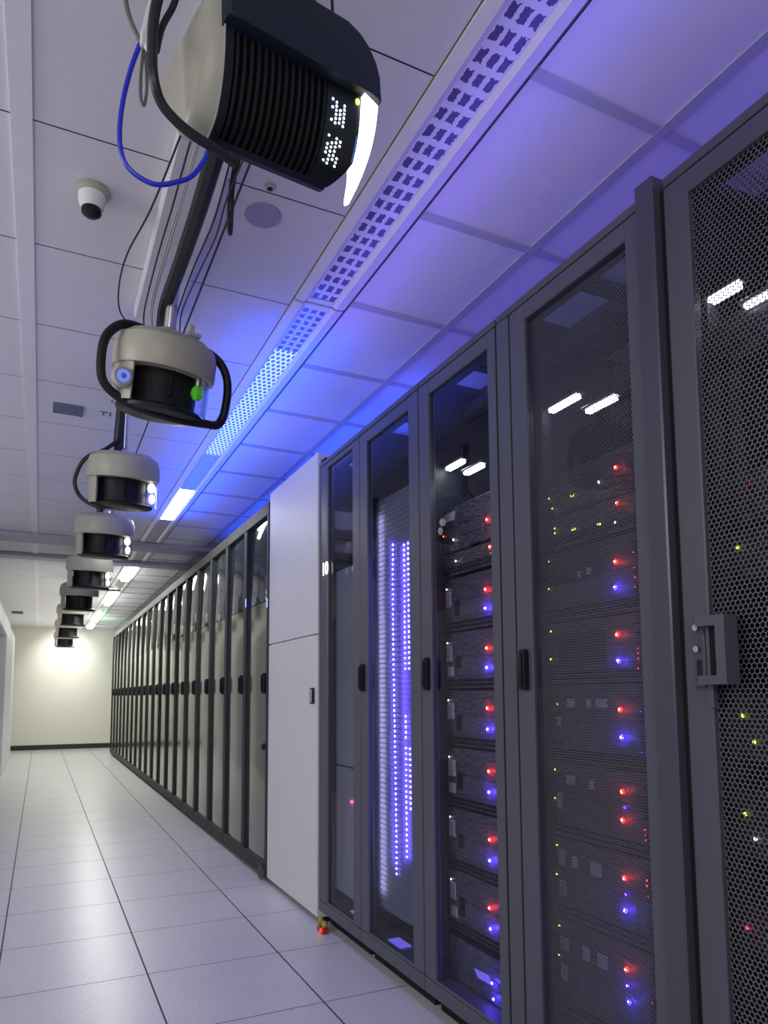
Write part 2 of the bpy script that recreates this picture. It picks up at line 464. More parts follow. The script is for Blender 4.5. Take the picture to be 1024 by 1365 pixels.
# rack 1 : half-width glass door with grey panel inside (y 3.077..3.511), post 3.511..3.628
yc = 3.3525; w = .551
r1 = empty('server_rack', (XR, yc, 0)); tag(r1, 'narrow rack with grey inner panel next to the white cabinet', 'server rack', 'slate grey racks with glass doors')
rack_shell(r1, w); base_rail(r1, -w/2, w/2)
MB().box(0, .05, 3.513-yc, 3.628-yc, .13, 2.51, .004).build('corner_post', 'frame', r1)
MB().box(-.002, .052, 3.54-yc, 3.60-yc, 2.538, 2.552, .003).build('post_cap', 'black', r1)
d = door_frame(r1, 3.079-yc, 3.511-yc, .012, .084, zg1=2.48)
pane(d, 3.163-yc, 3.499-yc, .142, 2.48)
g = MB(); g.box(.055, .075, 3.10-yc, 3.615-yc, .855, 1.90, .003); g.box(.055, .075, 3.10-yc, 3.455-yc, .20, .848, .003); g.box(.055, .075, 3.462-yc, 3.615-yc, .20, .848, .003)
g.build('inner_panel', 'greypanel', r1)
MB().ball((.05, 3.294-yc, .684), .010, .5, 1.6, .8).build('pink_led', 'led_pink', r1)
MB().box(.07, .50, 3.600-yc, 3.612-yc, 1.93, 2.27, .002).build('pale_side_plate', 'palelav', r1)  # lavender-lit area inside the rack, put in as a pale plate
for z in (1.97, 2.10):
    MB().box(.065, .60, 3.570-yc, 3.597-yc, z, z+.055, .004).build('cross_bar', 'frame_dark', r1)
MB().box(.075, .16, 3.27-yc, 3.38-yc, .1205, .126, .002).build('floor_light', 'patchblue', r1)  # pool of blue light on the rack floor, put in as a glowing plate
# glowing number on the post
cu = bpy.data.curves.new('post_number', 'FONT'); cu.body = '10'; cu.size = .085; cu.extrude = .002; cu.align_x = 'CENTER'
to = bpy.data.objects.new('tmp_text', cu); COL.objects.link(to)
def text_mesh(body, size, name, mat, loc, rot, parent=None, offset=0):
    cu = bpy.data.curves.new(name, 'FONT'); cu.body = body; cu.size = size; cu.extrude = .001; cu.align_x = 'CENTER'; cu.offset = offset
    o = bpy.data.objects.new(name+'_src', cu); COL.objects.link(o)
    bpy.context.view_layer.update()
    me = bpy.data.meshes.new_from_object(o.evaluated_get(bpy.context.evaluated_depsgraph_get()))
    bpy.data.objects.remove(o)
    me.materials.clear(); me.materials.append(MAT[mat])
    n = bpy.data.objects.new(name, me); COL.objects.link(n); n.location = loc; n.rotation_euler = rot
    if parent: n.parent = parent
    return n
bpy.data.objects.remove(to)
text_mesh('10', .095, 'number_sign', 'sign', (-.0022, 3.535-yc, 1.885), (PI/2, 0, -PI/2), r1, .003)

# rack 2 : blade rack (y 2.480..3.074)
yc = 2.777; w = .594
r2 = empty('server_rack', (XR, yc, 0)); tag(r2, 'glass-door rack full of thin blades with blue light columns', 'server rack', 'slate grey racks with glass doors')
rack_shell(r2, w, ((2.495, 2.545),)); base_rail(r2, -w/2, w/2)
d = door_frame(r2, 2.482-yc, 3.073-yc, .084, .086)
pane(d, 2.568-yc, 2.989-yc, .142, 2.452); lever(d, 3.035-yc, 1.305)
MB().box(.165, .19, 2.55-yc, 3.045-yc, .22, .232, .002).build('blade_shelf', 'frame_dark', r2)
MB().box(.080, .083, 2.56-yc, 3.05-yc, .235, 2.17).build('mesh_screen', 'mesh_blade', r2, smooth=False)
MB().box(.06, .12, 2.80-yc, 2.92-yc, .1205, .126, .002).build('floor_light', 'patchblue', r2)  # blue light pool again, a glowing plate on the floor
# rack 3 : y 1.929..2.476
yc = 2.2025; w = .547
r3 = empty('server_rack', (XR, yc, 0)); tag(r3, 'glass-door rack with red and blue server lights, no mesh screen', 'server rack', 'slate grey racks with glass doors')
rack_shell(r3, w, ((1.944, 1.98),)); base_rail(r3, -w/2, w/2)
d = door_frame(r3, 1.931-yc, 2.475-yc, .084, .047)
pane(d, 1.978-yc, 2.391-yc, .142, 2.452); lever(d, 2.42-yc, 1.305)
# rack 4 : y 1.278..1.923, extra stile 1.852..1.921
yc = 1.5985; w = .641
r4 = empty('server_rack', (XR, yc, 0)); tag(r4, 'glass-door rack with a fine mesh screen in front of red and blue lights', 'server rack', 'slate grey racks with glass doors')
rack_shell(r4, w, ((1.295, 1.335), (1.81, 1.90))); base_rail(r4, -w/2, w/2)
MB().box(0, .05, 1.853-yc, 1.921-yc, .13, 2.51, .003).build('side_stile', 'frame', r4)
d = door_frame(r4, 1.279-yc, 1.8445-yc, .08, .049)
pane(d, 1.328-yc, 1.7645-yc, .142, 2.452); lever(d, 1.80-yc, 1.30)
MB().box(.030, .032, 1.30-yc, 1.80-yc, .142, 2.452).build('mesh_screen', 'mesh_fine', d, smooth=False)
# rack 5 : y .59..1.197 with coarse mesh door
yc = .893; w = .604
r5 = empty('server_rack', (XR, yc, 0)); tag(r5, 'rack with coarse mesh door and big latch, at right edge', 'server rack')
rack_shell(r5, w, ((.606, .655), (1.158, 1.18))); base_rail(r5, -w/2, w/2)
d = door_frame(r5, .593-yc, 1.1945-yc, .072, .07)
MB().box(.012, .014, .663-yc, 1.1225-yc, .142, 2.452).build('mesh_panel', 'mesh_hex', d, smooth=False)
pane(d, .663-yc, 1.1225-yc, .142, 2.452, x=.019, mat='glass_dark')
lt = MB(); lt.box(-.008, 0, 1.132-yc, 1.162-yc, 1.235, 1.40, .003); lt.build('latch_plate', 'postmetal', d)
hb = MB()
Y0, Y1, Y2, Y3 = 1.050-yc, 1.074-yc, 1.110-yc, 1.124-yc
hb.prism([(Y0, 1.242), (Y2, 1.242), (Y2, 1.19), (Y3, 1.19), (Y3, 1.405), (Y2, 1.405), (Y2, 1.397), (Y0, 1.397), (Y0, 1.242)][:-1], 'x', -.012, -.0005)
hb.prism([(Y0, 1.242), (Y3, 1.242), (Y3, 1.262), (Y1, 1.262), (Y1, 1.374), (Y3, 1.374), (Y3, 1.397), (Y0, 1.397)], 'x', -.044, -.0125)
hb.build('pull_handle', 'frame', d)
MB().box(-.0130, -.0122, Y1, Y2+.004, 1.262, 1.374).build('handle_recess', 'blackvoid', d, smooth=False)  # flat black sheet standing in for the dark handle opening
for z in (1.375, 1.325):
    MB().lathe([(.0, -.019), (.0075, -.019), (.0085, -.012), (.0085, -.0075)], 14, (0, 1.147-yc, z), 'x').build('lock', 'chrome', d)
MB().box(-.012, -.0075, 1.141-yc, 1.153-yc, 1.245, 1.30, .002).build('slot', 'black', d)
for rr, ya, yb in ((r4, 1.2665, 1.2782), (r4, 1.8448, 1.8527), (r3, 1.9232, 1.9305), (r2, 2.4752, 2.4817), (r1, 3.0735, 3.0787), (r5, 1.1948, 1.2064)):  # black strips added to darken the gaps beside the doors
    MB().box(.004, .045, ya-rr.location.y, yb-rr.location.y, .132, 2.508).build('door_seal', 'blackvoid', rr, smooth=False)
for rr, hw in ((r2, .27), (r3, .25), (r4, .29)):                    # bars and tray added under the roof, standing in for glass reflections
    for xx, zz in ((.20, 2.40), (.46, 2.36), (.62, 2.43)):
        MB().box(xx, xx+.045, -hw, hw, zz, zz+.05, .004).build('cross_bar', 'frame_dark', rr)
    MB().box(.27, .44, -hw, hw*.3, 2.335, 2.338).build('cable_tray', 'mesh_tray', rr, smooth=False)
# free-standing divider post
pb = MB(); pb.box(1.375, 1.43, 1.207, 1.266, .03, 2.552, .004)
tag(pb.build('divider_post', 'postmetal'), 'tall slate metal post standing between the two rightmost racks', 'post')

# ------------------------------------------------------------------ rack equipment
XS = 1.50
LED_MESH = {}
def led_mesh(kind, r):
    k = (kind, r)
    if k not in LED_MESH:
        b = MB(); b.ball((0, 0, 0), r, .55, 1, 1, 12, 8)
        LED_MESH[k] = b.mesh('led_lens', kind)
    return LED_MESH[k]
LN = {'led_red': 'red_led', 'led_blue': 'blue_led', 'led_yellow': 'yellow_led', 'led_white': 'white_led', 'led_orange': 'orange_led', 'led_pink': 'pink_led'}
def led(parent, kind, y, z, r=.0055, x=-.009):
    r = round(r*1.2, 5)
    o = bpy.data.objects.new(LN[kind], led_mesh(kind, r)); COL.objects.link(o)
    o.parent = parent; o.location = (x, y, z)
    core = {'led_red': 'led_redcore', 'led_blue': 'led_bluecore'}.get(kind)
    if core and r > .0045:
        l = bpy.data.lights.new('led_spill', 'POINT'); l.color = {'led_red': (1, .05, .05), 'led_blue': (.12, .06, 1)}[kind]
        l.energy = (.042 if kind == 'led_red' else .12)*(r/.006)**2; l.shadow_soft_size = .004
        lo = bpy.data.objects.new('led_spill', l); COL.objects.link(lo)
        pl = parent.location; lo.location = (pl.x-.024, pl.y+y, pl.z+z)
        c = bpy.data.objects.new('led_core', led_mesh(core, round(r*.45, 4))); COL.objects.link(c)
        c.parent = o; c.location = (-r*.42, 0, 0)
    return o
def server(y0, y1, z0, z1, label, group, leds=(), tags=(), vents=True, face='face', bay=None, cat='server', name='rack_server', ridge=0, ports=None):
    yc = (y0+y1)/2
    r = empty(name, (XS, yc, z0)); tag(r, label, cat, group)
    H = z1-z0; W = (y1-y0)/2
    MB().box(.012, .72, -W+.012, W-.012, .004, H-.004).build('chassis', 'inner', r, smooth=False)
    f = MB(); f.box(0, .012, -W, W, .003, H-.003, .002)
    if H > .15:
        f.box(-.003, .001, -W+.01, W-.012, .055, H*.52, .001, mi=1)
        f.box(-.0025, .001, -W+.01, W-.012, H*.56, H-.035, .001)
    else:
        for k in range(max(1, int(H/.02))): f.box(-.002, .001, -W+.03, W-.02, .008+.02*k, .018+.02*k, .001, mi=1)
    f.build('front_plate', [face, 'facelow' if H > .15 else 'facetex'], r, smooth=False)
    if vents:
        v = MB()
        n = int(2*W/.011)
        for rr in (0, 1):
            for k in range(n): v.box(-.0032, .0005, -W+.006+.011*k, -W+.012+.011*k, .010+.016*rr, .022+.016*rr)
        v.build('vent_strip', 'blackvoid', r, smooth=False)
    for t_ in tags:
        (ya, yb, za, zb, m) = t_
        MB().box(-.0045, .001, ya-yc, yb-yc, za-z0, zb-z0, .0012).build('label_plate' if m == 'tag' else 'drive_bay', m, r, smooth=False)
    for (k, y, z, rad) in leds: led(r, k, y-yc, z-z0, rad)
    if ports:
        p = MB(); q = MB(); rnd = random.Random(ports[0]*100)
        for zz in [z0+.03+.014*i for i in range(int((H-.05)/.014))]:
            for yy in (ports[1], ports[1]+.018, ports[1]+.036):
                if rnd.random() < .75: p.box(-.008, .001, yy-yc, yy-yc+.013, zz-z0, zz-z0+.010, .001)
                if rnd.random() < .30: q.box(-.0095, -.0075, yy-yc+.003, yy-yc+.008, zz-z0+.003, zz-z0+.007)
        p.build('port_block', 'darkbay', r, smooth=False)
        if len(q.bm.verts): q.build('port_light', ports[2], r, smooth=False)
    return r
MAT['portred'] = EM('dim_red_port', (1, .03, .06), 5)
MAT['portblue'] = EM('dim_blue_port', (.1, .05, 1), 7)

ORD = ['topmost', 'second', 'third', 'fourth', 'fifth', 'sixth', 'seventh', 'eighth', 'ninth']
# rack 3
G3 = 'servers in the third rack'
R, B_, Y_, Wt, O_ = 'led_red', 'led_blue', 'led_yellow', 'led_white', 'led_orange'
server(1.985, 2.452, 1.80, 1.985, 'topmost server with red and orange lights in rack without mesh', G3,
       [(R, 2.126, 1.873, .0055), (O_, 2.449-.01, 1.875, .003), (Wt, 2.362, 1.845, .004)], [(2.36, 2.44, 1.93, 1.965, 'tag'), (2.03, 2.10, 1.822, 1.828, 'tag')], False, 'facetex')
server(1.985, 2.452, 1.70, 1.795, 'second server from top, thin, one red light, in rack without mesh', G3,
       [(R, 2.111, 1.767, .0055), (Wt, 2.348, 1.756, .0035)], [(2.03, 2.12, 1.742, 1.747, 'tag')], True, 'facetex')
z3 = [1.695, 1.475, 1.245, 1.02, .785, .545, .31]
l3 = [((2.145, 1.612), (2.148, 1.542)), ((2.143, 1.393), (2.146, 1.321)), ((2.147, 1.172), (2.149, 1.096)), ((2.146, .944), (2.148, .869)), ((2.15, .70), (2.152, .626)), ((2.159, .459), (2.157, .387))]
for k, (za, zb) in enumerate(zip(z3[1:], z3[:-1])):
    rnd = random.Random(k+3)
    tg = [(2.40-.02*rnd.random(), 2.435, zb-.12, zb-.055, 'tag'), (2.33, 2.37, zb-.15-.02*rnd.random(), zb-.10, 'darkbay'), (2.03, 2.07, zb-.075, zb-.062, 'tag')]
    if k % 2: tg.append((2.385, 2.43, za+.05, za+.09, 'tag'))
    server(1.985, 2.452, za, zb-.004, '%s of the six tall red-and-blue-lit servers in rack without mesh' % ORD[k].replace('topmost', 'first'), G3,
           [(R, *l3[k][0], .0062), (B_, *l3[k][1], .0058), (Wt, 2.42, zb-.045, .003)], tg)
server(1.985, 2.452, .125, .285, 'lowest server with two blue lights in rack without mesh', G3,
       [(B_, 2.154, .202, .005), (B_, 2.147, .150, .005)], [], False, 'facelow')
MB().prism([(2.165-2.2185, .065), (2.25-2.2185, .060), (2.275-2.2185, .085), (2.185-2.2185, .092)], 'x', -.0045, -.001).build('status_light', 'patchblue', [o for o in bpy.data.objects if o.name.startswith('rack_server') and o.parent is None][-1])  # patch of blue light, put in as a glowing shape on the front
# rack 4
G4 = 'servers in the fourth rack'
server(1.34, 1.805, 1.80, 1.935, 'topmost server behind the fine mesh screen, pink-red light and yellow dots', G4,
       [(R, 1.48, 1.876, .0055), (Wt, 1.55, 1.852, .004), (Y_, 1.66, 1.842, .0028), (Y_, 1.672, 1.842, .0028), (Y_, 1.775, 1.86, .0028), (Y_, 1.76, 1.825, .0028)],
       [(1.46, 1.56, 1.818, 1.823, 'tag')], False, 'facetex')
server(1.34, 1.805, 1.69, 1.795, 'second server behind the fine mesh screen, thin with row of yellow dots', G4,
       [(R, 1.48, 1.771, .005), (Y_, 1.55, 1.725, .003), (Y_, 1.56, 1.728, .003), (Y_, 1.66, 1.735, .003), (Y_, 1.67, 1.734, .003), (Wt, 1.49, 1.716, .003), (Y_, 1.75, 1.74, .003), (Y_, 1.75, 1.755, .003)], [], True, 'facetex')
z4 = [1.685, 1.455, 1.256, 1.013, .78, .535, .25]
l4 = [[(R, 1.494, 1.602), (B_, 1.498, 1.528)], [(R, 1.499, 1.391), (B_, 1.497, 1.316)], [(R, 1.499, 1.178), (B_, 1.497, 1.10)],
      [(R, 1.502, .949), (B_, 1.496, .906), (R, 1.504, .87)], [(R, 1.506, .712), (B_, 1.503, .669), (B_, 1.508, .625)], [(R, 1.511, .466), (B_, 1.51, .424), (B_, 1.507, .382)]]
big = [(1, 1), (1, 1), (1, 1), (1, .5, 1), (1, .5, 1), (1, .6, .9)]
for k, (za, zb) in enumerate(zip(z4[1:], z4[:-1])):
    rnd = random.Random(k+30); tg = []
    if k == 0: tg = [(1.60, 1.62, zb-.10, zb-.08, 'tag'), (1.645, 1.66, zb-.105, zb-.085, 'tag')]
    elif k == 1: tg = [(1.55, 1.755, za+.055, zb-.045, 'darkbay')]
    elif k == 2: tg = [(1.69, 1.725, zb-.075, zb-.05, 'tag'), (1.62, 1.64, zb-.075, zb-.05, 'tag'), (1.555, 1.60, zb-.075, zb-.05, 'tag'), (1.755, 1.775, zb-.135, zb-.105, 'tag')]
    elif k == 3: tg = [(1.70, 1.74, zb-.07, zb-.04, 'tag'), (1.62, 1.64, zb-.075, zb-.045, 'tag'), (1.76, 1.785, zb-.15, zb-.10, 'tag')]
    elif k == 4: tg = [(1.755, 1.785, zb-.09, zb-.04, 'tag'), (1.70, 1.725, zb-.085, zb-.05, 'tag'), (1.60, 1.645, zb-.09, zb-.05, 'tag'), (1.755, 1.785, zb-.18, zb-.135, 'tag')]
    else: tg = [(1.75, 1.79, zb-.10, zb-.06, 'tag'), (1.66, 1.69, zb-.10, zb-.06, 'tag'), (1.59, 1.63, zb-.10, zb-.06, 'tag'), (1.76, 1.79, zb-.19, zb-.14, 'tag')]
    L = [(kk, y, z, .0066*s) for (kk, y, z), s in zip(l4[k], big[k])]
    L += [(Y_, 1.785, zb-.03, .0028), (Y_, 1.79, zb-.12, .0028)] if k != 2 else [(O_, 1.765, zb-.065, .003)]
    server(1.34, 1.805, za, zb-.004, '%s of the six tall servers behind the fine mesh screen' % ORD[k].replace('topmost', 'first'), G4, L, tg,
           ports=(k+1, 1.385, 'portblue' if k == 2 else 'portred'))
# rack 5 : dim switches with yellow lights, cable bundles
G5 = 'switches in the rightmost rack'
s5 = [(2.02, 2.14, []), (1.62, 1.75, [('led_pink', 1.074, 1.718, .003)]), (1.49, 1.61, [(Y_, 1.107, 1.568, .004)]),
      (1.06, 1.22, [(Y_, 1.117, 1.17, .004), (Y_, 1.092, 1.11, .004)]), (.84, 1.0, [(Y_, 1.125, .943, .004), (Wt, 1.102, .891, .004)]), (.62, .74, [('led_pink', 1.135, .686, .0035)])]
lab5 = ['topmost dark unit behind the coarse mesh door', 'dark unit with faint pink light behind coarse mesh door', 'dark unit with one yellow light behind coarse mesh door',
        'dark unit with two yellow lights behind coarse mesh door', 'dark unit with yellow and white lights, behind coarse mesh door', 'lowest dark unit with pink light behind coarse mesh door']
for (za, zb, L), lb in zip(s5, lab5):
    server(.66, 1.155, za, zb, lb, G5, L, [(.9, 1.0, za+.03, za+.05, 'darkbay')], False, 'facetex', cat='network switch', name='network_switch')
for y, lb, dx in [(1.115, 'left bundle of pale cables behind the coarse mesh door', 0), (1.075, 'right bundle of pale cables behind the coarse mesh door', .02)]:
    c = MB()
    for k in range(4):
        oy = (k-1.5)*.008
        c.tube([(1.455+dx, y+oy, 1.99), (1.45+dx, y+oy*1.1+.003, 1.88), (1.455+dx, y+oy, 1.78), (1.46+dx, y+oy*.8, 1.69)], .0035, 6)
    for z in (1.94, 1.86, 1.78): c.lathe([(.018, -.006), (.0185, 0), (.018, .006)], 12, (1.455+dx, y, z))
    tag(c.build('cable_bundle', 'cablegrey'), lb, 'cable bundle', 'cable bundles in the rightmost rack')
# rack 2 : thin blades, each one a thing with its lights
def blade_meshes():
    p = MB(); p.box(0, .5, -.245, .245, 0, .019)
    p.box(-.006, .0, -.24, .24, .0005, .0035, mi=1)
    return p.mesh('blade_plate', ['facelow', 'silver'], smooth=False)
BP = blade_meshes()
LB = MB().ball((0, 0, 0), .0055, .7, 1, 1, 8, 6).mesh('blade_led', 'led_blade')
HW = MB().box(-.010, 0, .175, .240, .002, .016, .001).mesh('blade_latch', 'palelatch', smooth=False)
z = .24; k = 0
while z < 2.15:
    r = empty('blade_server', (XS, 2.808, z))
    tag(r, 'thin blade server in the rack of blue light columns', 'blade server', 'thin blade servers in the blue-lit rack')
    o = bpy.data.objects.new('front_plate', BP); COL.objects.link(o); o.parent = r
    o = bpy.data.objects.new('latch', HW); COL.objects.link(o); o.parent = r
    ys = []
    if .40 < z < 1.94: ys.append(2.895 - .008*math.sin(z*3))
    if 1.33 < z < 1.905 or (.955 < z < .0) or (1.0 < z < 1.12) or (.48 < z < .98): ys.append(2.787)
    if 1.33 < z < 1.905 or (.7 < z < .98): ys.append(2.748)
    for y in ys:
        o = bpy.data.objects.new('blue_led', LB); COL.objects.link(o); o.parent = r; o.location = (-.008, y-2.808, .010)
    z += .0237; k += 1

# bright bars added inside three racks, standing in for reflections in the glass
def reflection_pair(pts, where):
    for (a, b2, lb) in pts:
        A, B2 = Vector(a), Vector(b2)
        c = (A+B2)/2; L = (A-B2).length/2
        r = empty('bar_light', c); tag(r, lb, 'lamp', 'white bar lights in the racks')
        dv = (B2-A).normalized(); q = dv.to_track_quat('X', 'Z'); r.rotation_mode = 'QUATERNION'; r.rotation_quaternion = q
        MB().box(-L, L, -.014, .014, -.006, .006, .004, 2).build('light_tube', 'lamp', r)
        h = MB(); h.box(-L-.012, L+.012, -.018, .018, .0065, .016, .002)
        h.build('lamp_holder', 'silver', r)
reflection_pair([((1.65, 2.835, 2.312), (1.65, 2.657, 2.312), 'left white bar light high in the glass of the rack without mesh'),
           ((1.65, 2.665, 2.235), (1.65, 2.48, 2.235), 'right white bar light high in the glass of the rack without mesh')], '3') if False else None
reflection_pair([((1.52, 2.44, 2.163), (1.52, 2.325, 2.163), 'left white bar light high in the rack without mesh'),
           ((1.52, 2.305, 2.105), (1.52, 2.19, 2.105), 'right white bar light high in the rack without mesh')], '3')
reflection_pair([((1.52, 1.785, 2.165), (1.52, 1.655, 2.165), 'left white bar light above the servers behind the fine mesh'),
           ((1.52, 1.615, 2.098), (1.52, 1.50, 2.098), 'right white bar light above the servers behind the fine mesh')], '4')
reflection_pair([((1.50, 1.15, 2.205), (1.50, 1.07, 2.205), 'left white bar light behind the coarse mesh door'),
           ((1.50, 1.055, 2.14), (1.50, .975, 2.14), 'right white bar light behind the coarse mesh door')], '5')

# ------------------------------------------------------------------ white cabinet
yc = 4.0925
wc = empty('white_cabinet', (XR-.008, yc, 0)); tag(wc, 'plain white steel cabinet with split door between glass-door racks', 'cabinet')
MB().box(.02, 1.05, 3.632-yc, 4.553-yc, .03, 2.60).build('cabinet_body', 'whitepanel', wc, smooth=False)
MB().box(.05, 1.0, 3.64-yc, 4.55-yc, 0, .029).build('plinth', 'blackvoid', wc, smooth=False)
MB().box(0, .02, 3.634-yc, 4.551-yc, 1.568, 2.612, .003).build('upper_door', 'whitepanel', wc)
ld = MB().box(0, .02, 3.634-yc, 4.551-yc, .032, 1.560, .003).build('lower_door', 'whitepanel', wc)
hb = MB(); hb.box(-.008, 0, 3.672-yc, 3.732-yc, 1.175, 1.265, .002); hb.build('lock_plate', 'black', ld)
MB().box(-.022, -.0085, 3.688-yc, 3.706-yc, 1.185, 1.255, .003).build('handle', 'chrome', ld)

# ------------------------------------------------------------------ far row of cabinets
def far_cabinet():
    r = empty('glass_front_cabinet', (XR-.004, 4.857, 0))
    MB().box(.03, 1.02, -.297, .297, .05, 2.53).build('cabinet_body', 'frame_dark', r, smooth=False)
    MB().box(.03, 1.0, -.299, .299, .0, .048).build('plinth', 'blackvoid', r, smooth=False)
    MB().box(-.01, .03, -.299, .299, .03, .118, .004).build('bottom_rail', 'farframe', r)
    MB().box(-.01, .03, -.299, .299, 2.475, 2.56, .004).build('top_rail', 'farframe', r)
    for s in (-1, 1): MB().box(-.01, .03, s*.299 if s < 0 else .262, -.262 if s < 0 else .299, .118, 2.475, .003).build('door_stile', 'farframe', r)
    def bowed(z0, z1, y0, y1, name, mat, par, bulge, lean=0):
        b = MB(); N = 12; Lf = []
        for i in range(N+1):
            t = i/N; y = y0+(y1-y0)*t; x = .012-bulge*(1-(2*t-1)**2)
            Lf.append((b.bm.verts.new((x, y, z0)), b.bm.verts.new((x+lean, y, z1))))
        for A, B2 in zip(Lf[:-1], Lf[1:]): b.bm.faces.new((A[0], B2[0], B2[1], A[1]))
        o = b.build(name, mat, par); return o
    d = bowed(.118, 1.875, -.262, .262, 'door', 'farpanel', r, .007)
    bowed(1.879, 2.475, -.262, .262, 'glass_pane', 'farglass', d, .011, .016)
    h = MB(); h.box(-.030, .004, -.258, -.222, 1.235, 1.378, .006, 2); h.box(-.04, -.029, -.249, -.231, 1.25, 1.363, .004, 2)
    h.build('handle', 'black', d)
    return r
fc = far_cabinet()
MB().lathe([(0, -.03), (.02, -.03), (.024, -.02), (.024, .0)], 16, (.0, -.245, .88), 'x').build('lock', 'black', fc)
ORD20 = ['first', 'second', 'third', 'fourth', 'fifth', 'sixth', 'seventh', 'eighth', 'ninth', 'tenth', 'eleventh', 'twelfth', 'thirteenth', 'fourteenth', 'fifteenth', 'sixteenth', 'seventeenth', 'eighteenth', 'nineteenth', 'twentieth']
NFAR = 19
idx = {}
for c in bpy.data.objects:
    if c.parent: idx.setdefault(c.parent.name, []).append(c)
for k in range(NFAR):
    o = fc if k == 0 else copy_tree(fc, None, idx)
    o.location = (XR-.004, 4.857+.6*k, 0)
    tag(o, '%s glossy dark-framed cabinet of the far row, counting from the white cabinet' % ORD20[k], 'cabinet', 'glossy cabinets of the far row')
# copies carry no second lock: only the first has the round lock
for o in list(bpy.data.objects):
    if o.name.startswith('lock') and o.parent and o.parent.name.startswith('glass_front_cabinet') and o.parent != fc:
        bpy.data.objects.remove(o)
for yy, zz in ((-.278, 1.855), (.270, 1.92)):
    MB().box(-.013, -.0095, yy-.009, yy+.009, zz-.032, zz+.032, .003).build('blue_indicator', 'indblue', fc)

# ------------------------------------------------------------------ hanging devices
def hang_device():
    r = empty('ceiling_device', (0, 0, 0))
    cap = MB(); cap.lathe([(.150, .0), (.176, .0), (.180, .012), (.180, .07), (.170, .105), (.140, .128), (.06, .140), (.0, .142)], 48)
    cap.lathe([(.150, .0), (.150, .06), (0, .06)], 48, capends=False)
    cap.build('cap', 'shell', r)
    core = MB(); core.lathe([(0, .058), (.118, .058), (.122, .04), (.122, -.11), (.126, -.118), (0, -.118)], 40)
    for a in range(-3, 4):
        t = -PI/2+a*.28
        core.box(-.006, .006, -.128, -.12, -.09, .03, .002)
        bmesh.ops.rotate(core.bm, cent=(0, 0, 0), matrix=Matrix.Rotation(t+PI/2, 3, 'Z'), verts=core.bm.verts[-24:] if False else [v for v in core.bm.verts if False])
    core.build('core', 'black', r)
    bp = MB(); bp.lathe([(0, -.119), (.145, -.119), (.152, -.126), (.150, -.138), (.13, -.146), (.095, -.148), (0, -.140)], 40); bp.build('base_plate', 'black', r)
    return r
def wall_arc(r, a0, a1, rad, z0, z1, name, mat, th=.006):
    b = MB(); b.lathe([(rad, z0), (rad, z1), (rad-th, z1), (rad-th, z0), (rad, z0)], 14, a0=a0, a1=a1); return b.build(name, mat, r)
def pole(r, h, silver=True):
    MB().lathe([(0, .138), (.03, .138), (.026, .155), (.014, .165), (.014, h), (0, h)], 16).build('drop_pole', 'silver', r)
    b = MB(); b.tube([(-.03, -.01, .14), (-.034, -.012, .22), (-.022, -.012, h-.03), (-.02, -.01, h-.002)], .022, 10)
    b.build('cable_sleeve', 'cableblack', r)
DEV = [(.362, 2.50, 2.37, 1.0), (.362, 3.86, 2.375, 1.04), (.372, 5.2, 2.36, 1.12), (.368, 6.75, 2.355, 1.12), (.36, 8.45, 2.35, 1.15), (.365, 10.3, 2.345, 1.15), (.375, 12.4, 2.345, 1.15), (.40, 14.7, 2.34, 1.15)]
LD = ['hanging cream capped device with black loop handle and green bulb, nearest of the round ones', 'cream capped hanging device with cable loop on its left side',
      'third hanging cream capped device, just before the ceiling beams', 'fourth hanging cream capped device, below the second ceiling beam', 'fifth hanging cream capped device from the front',
      'sixth hanging cream capped device from the front', 'second farthest of the hanging round devices', 'farthest of the hanging round devices, in front of the cream wall']
